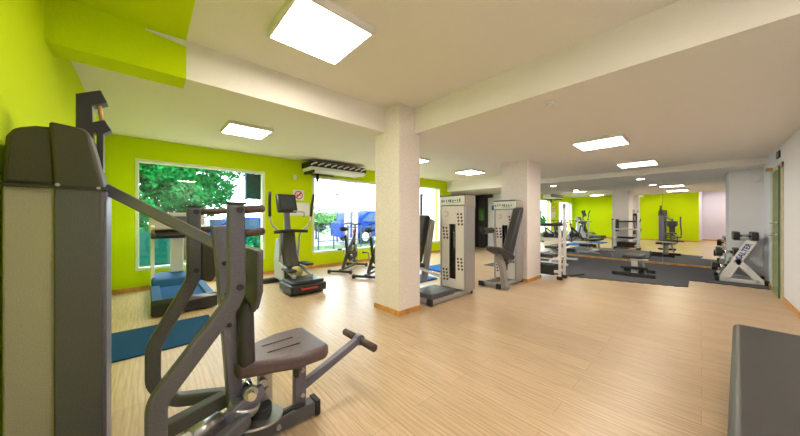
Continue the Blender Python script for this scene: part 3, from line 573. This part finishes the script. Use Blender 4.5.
MB().tube([(x-.1, y-.22, .20), (x-.1, y+.22, .20)], .03, 10).build('foot_roller', M['black'], t)
MB().bar([(x-.02, y-.18, .08), (x-.02, y-.12, .37)], .03, .03).build('brace', M['clear_grey'], t)
# ------------------------------------------------------------------ dumbbell rack
t = thing('dumbbell_rack', 'white A-frame dumbbell rack with blue side lettering against the right wall', 'dumbbell rack', (8.6, -.5, 0.014))
for i, x in enumerate((8.34, 8.93)):
    q = MB().bar([(x, -.22, .055), (x, -.80, .055)], .05, .07, side=(1, 0, 0)).bar([(x, -.30, .07), (x, -.64, .82)], .05, .13, side=(1, 0, 0)).bar([(x, -.45, .46), (x, -.74, .07)], .05, .10, side=(1, 0, 0))
    s1 = q.build('side_frame', M['frame_white'], t, .006)
    for yy in (-.21, -.81): MB().box(x-.04, x+.04, yy-.03, yy+.03, .015, .10).build('rubber_foot', M['black'], s1, .006)
    if i == 0:
        q = text('lettering', 'SALTER', .10, M['blue_ink'], s1, (x-.027, -.545, .62), (0, 0, 0))
        q.matrix_local = Matrix.Translation(Vector((x-.027, -.547, .615))-OFF) @ Matrix(((0, 0, -1, 0), (-.413, .911, 0, 0), (.911, .413, 0, 0), (0, 0, 0, 1)))
tiers = [(-.58, .80), (-.36, .47), (-.30, .18)]
for yy, z in tiers:
    for dy in (-.06, .07): MB().bar([(8.34, yy+dy, z), (8.93, yy+dy, z)], .04, .03).build('shelf_rail', M['frame_white'], t, .004)
at0(); db = thing('dumbbell', '', 'dumbbell', (0, 0, 0), 'dumbbells on the white rack')
MB().tube([(0, -.07, 0), (0, 0, 0), (0, .07, 0)], .014, 12, rs=[.014, .018, .014]).build('handle', M['chrome'], db)
for s_ in (-1, 1):
    MB().disc((0, s_*.112, 0), (0, 1, 0), .085, .085, n=10).build('head', M['black_gloss'], db, .012)
first = True
tn = ['top tier', 'middle tier', 'lowest tier']; wn = ['nearest the camera', 'second from the camera', 'farthest from the camera']
for k, (yy, z) in enumerate(tiers):
    for j in range(3):
        loc = (8.46+j*.178, yy+.005, z+.015+.086); lb = 'black round-headed dumbbell on the %s of the white rack, %s' % (tn[k], wn[j])
        if first: db.location = loc; db['label'] = lb; first = False
        else: clone(db, loc, 0, lb)
# ------------------------------------------------------------------ outside
at0()
struct('ground', MB().box(-30, 60, 6.9, 90, -.5, -.15), M['pavement'])
struct('road', MB().box(-30, 60, 15.5, 23, -.149, -.13), M['asphalt'])
struct('lawn', MB().box(-30, 60, 8.6, 12.6, -.149, -.12), M['grass'])
def foliage(name, mb_, c, rad, nleaf, size, material, parent=None, flat=1.0, seed=1):
    rg = random.Random(seed); c = Vector(c)
    blobs = [(c+Vector((rg.gauss(0, .45)*rad[0], rg.gauss(0, .45)*rad[1], rg.gauss(0, .42)*rad[2])), rg.uniform(.25, .5)) for _ in range(26)]
    for _ in range(nleaf):
        bc, br = rg.choice(blobs)
        d = Vector((rg.gauss(0, 1), rg.gauss(0, 1), rg.gauss(0, 1))).normalized()*br*rg.uniform(.75, 1.05)
        p = bc+Vector((d.x*rad[0], d.y*rad[1], d.z*rad[2])); s_ = size*rg.uniform(.6, 1.4)
        u = Vector((rg.uniform(-1, 1), rg.uniform(-1, 1), rg.uniform(-1, 1))).normalized(); q = u.orthogonal().normalized()
        mb_.add([p-u*s_, p+q*s_*.45, p+u*s_, p-q*s_*.45], [(0, 1, 2, 3)])
    return mb_
t = thing('leafy_tree', 'dense green leafy tree filling the first window', 'tree', (1.0, 11.5, -.12))
foliage('crown', MB(), (.55, 11.6, 2.55), (2.15, 1.3, 1.45), 24000, .08, M['leaf'], seed=3).build('crown', M['leaf'], t)
MB().tube([(.9, 11.6, -.12), (1.0, 11.6, 1.0), (.7, 11.6, 2.6)], .14, 10, rs=[.17, .13, .08]).tube([(1.0, 11.6, 1.0), (1.6, 11.5, 2.4)], .07, 8).build('trunk', M['bark'], t)
at0(); t = thing('leafy_bush', 'dark green bush beneath the leafy tree outside the first window', 'bush', (-.6, 10.2, -.12))
foliage('foliage', MB(), (-.9, 9.2, .95), (1.0, .35, .7), 5000, .07, M['leaf'], seed=5).build('foliage', M['leaf'], t); MB().tube([(-.9, 9.2, -.12), (-.9, 9.2, .9)], .05, 8).build('stem', M['bark'], t)
for k, (x, y, r_, h_) in enumerate(((8.2, 17, 1.7, 1.0), (12.6, 19.5, 2.0, 1.15), (20.5, 23, 3.0, 1.5))):
    t = thing('hedge_shrub', ['pale round shrub outside, at left of the middle window', 'pale green shrub outside, behind the palm trunk', 'pale green shrub outside the window beyond the front column'][k], 'shrub', (x, y, -.13))
    foliage('foliage', MB(), (x, y, h_), (r_, 1.0, h_*.75), 2600, .13, M['leaf2'], seed=11+k).build('foliage', M['leaf2'], t); MB().tube([(x, y, -.13), (x, y, h_)], .07, 8).build('stem', M['bark'], t)
t = thing('palm_tree', 'twin grey palm trunks outside the middle window', 'palm tree', (7.15, 11.2, -.12))
pr = [.135+.012*(k % 2) for k in range(24)]
for xx in (6.94, 7.36): MB().tube([(xx+.004*k, 11.2, -.12+k*.26) for k in range(24)], .2, 14, rs=pr).build('trunk', M['palm_bark'], t)
fr = MB()
for k in range(14):
    a = k*2*math.pi/14; pts = [Vector((7.2, 11.2, 5.9))+Vector((math.cos(a)*q*2.2, math.sin(a)*q*2.2, .9*q-1.9*q*q)) for q in (0, .25, .5, .75, 1)]
    for p0, p1 in zip(pts, pts[1:]):
        sd = Vector((-math.sin(a), math.cos(a), 0))*.3; fr.add([p0-sd, p0, p1, p1-sd-Vector((0, 0, .15))], [(0, 1, 2, 3)]); fr.add([p0, p0+sd, p1+sd-Vector((0, 0, .15)), p1], [(0, 1, 2, 3)])
fr.build('fronds', M['leaf'], t)
t = thing('street_lamp', 'thin dark street lamp post outside the middle window', 'street lamp', (8.25, 14.4, -.14))
MB().tube([(8.25, 14.4, -.14), (8.25, 14.4, 2.6)], .045, 8).build('post', M['iron'], t); MB().box(8.07, 8.43, 14.32, 14.48, 2.6, 2.68).build('lamp_head', M['iron'], t, .01)
# cars, local: length along X
at0(); car = thing('parked_car', '', 'car', (0, 0, 0), 'blue cars parked along the street')
MB().prism([(-2.1, .28), (2.1, .28), (2.12, .62), (1.95, .80), (1.15, .92), (.55, 1.38), (-1.05, 1.42), (-1.75, .98), (-2.1, .90)], -.82, .82, 'y').build('body', M['car'], car, .06, seg=3)
for s_ in (-1, 1):
    MB().prism([(.95, .93), (.48, 1.30), (-.1, 1.33), (-.1, .93)], s_*.815, s_*.83, 'y').prism([(-.18, .93), (-.18, 1.33), (-.98, 1.34), (-1.45, .98)], s_*.815, s_*.83, 'y').build('side_window', M['car_glass'], car)
MB().prism([(-.74, .97), (.74, .97), (.62, 1.33), (-.62, 1.33)], -1.80, -1.2, 'x').build('rear_window', M['car_glass'], car, .02)
for a in (-1.3, 1.3):
    for s_ in (-1, 1):
        wl = MB().disc((a, s_*.80, .31), (0, 1, 0), .31, .20).build('wheel', M['tyre'], car, .03); MB().disc((a, s_*.905, .31), (0, 1, 0), .19, .02).build('hub', M['steel'], wl)
car.location = (3.55, 12.9, -.13); car['label'] = 'blue parked car seen through the first window, right of the tree'
cc = clone(car, (10.2, 13.2, -.13), 0, 'blue parked car outside the middle window behind the spin bikes')
cc.scale = (1.2, 1.2, 1.25)
clone(car, (17.6, 15.4, -.13), R(5), 'blue parked car outside the narrow window strip beyond the front column')
clone(car, (-1.6, 16.2, -.13), R(3), 'blue parked car almost hidden behind the leafy tree')
# fence, building and screens
t = thing('iron_fence', 'low dark iron railing outside the middle window', 'fence', (7.0, 9.4, -.12))
for k in range(9):
    MB().box(4.6+k*.62, 4.64+k*.62, 9.38, 9.42, -.12, .95).build('post', M['iron'], t)
MB().box(4.6, 9.6, 9.39, 9.41, .86, .90).box(4.6, 9.6, 9.39, 9.41, .38, .41).build('rail', M['iron'], t)
t = thing('screen_board', 'flat teal screen board outside at the lower left of first window', 'screen', (-.1, 7.4, -.15))
MB().box(-.42, .52, 7.38, 7.43, .10, .98).build('board', M['teal_board'], t, .005)
for xx in (-.38, .48): MB().box(xx-.03, xx+.03, 7.43, 7.48, -.15, 1.0).build('post', M['iron'], t)
t = thing('window_shutter', 'dark teal louvred shutter hanging at upper right of the first window', 'shutter', (1.85, 6.9, 1.9))
q = MB()
for k in range(11): q.box(1.66, 1.92, 6.86, 6.90, 1.68+k*.052, 1.68+k*.052+.046, rot=(20, 'X'))
q.build('slats', M['shutter'], t); MB().box(1.64, 1.66, 6.79, 6.92, 1.66, 2.34).box(1.92, 1.94, 6.79, 6.92, 1.66, 2.34).box(1.64, 1.94, 6.79, 6.92, 2.26, 2.30).build('shutter_frame', M['shutter'], t)
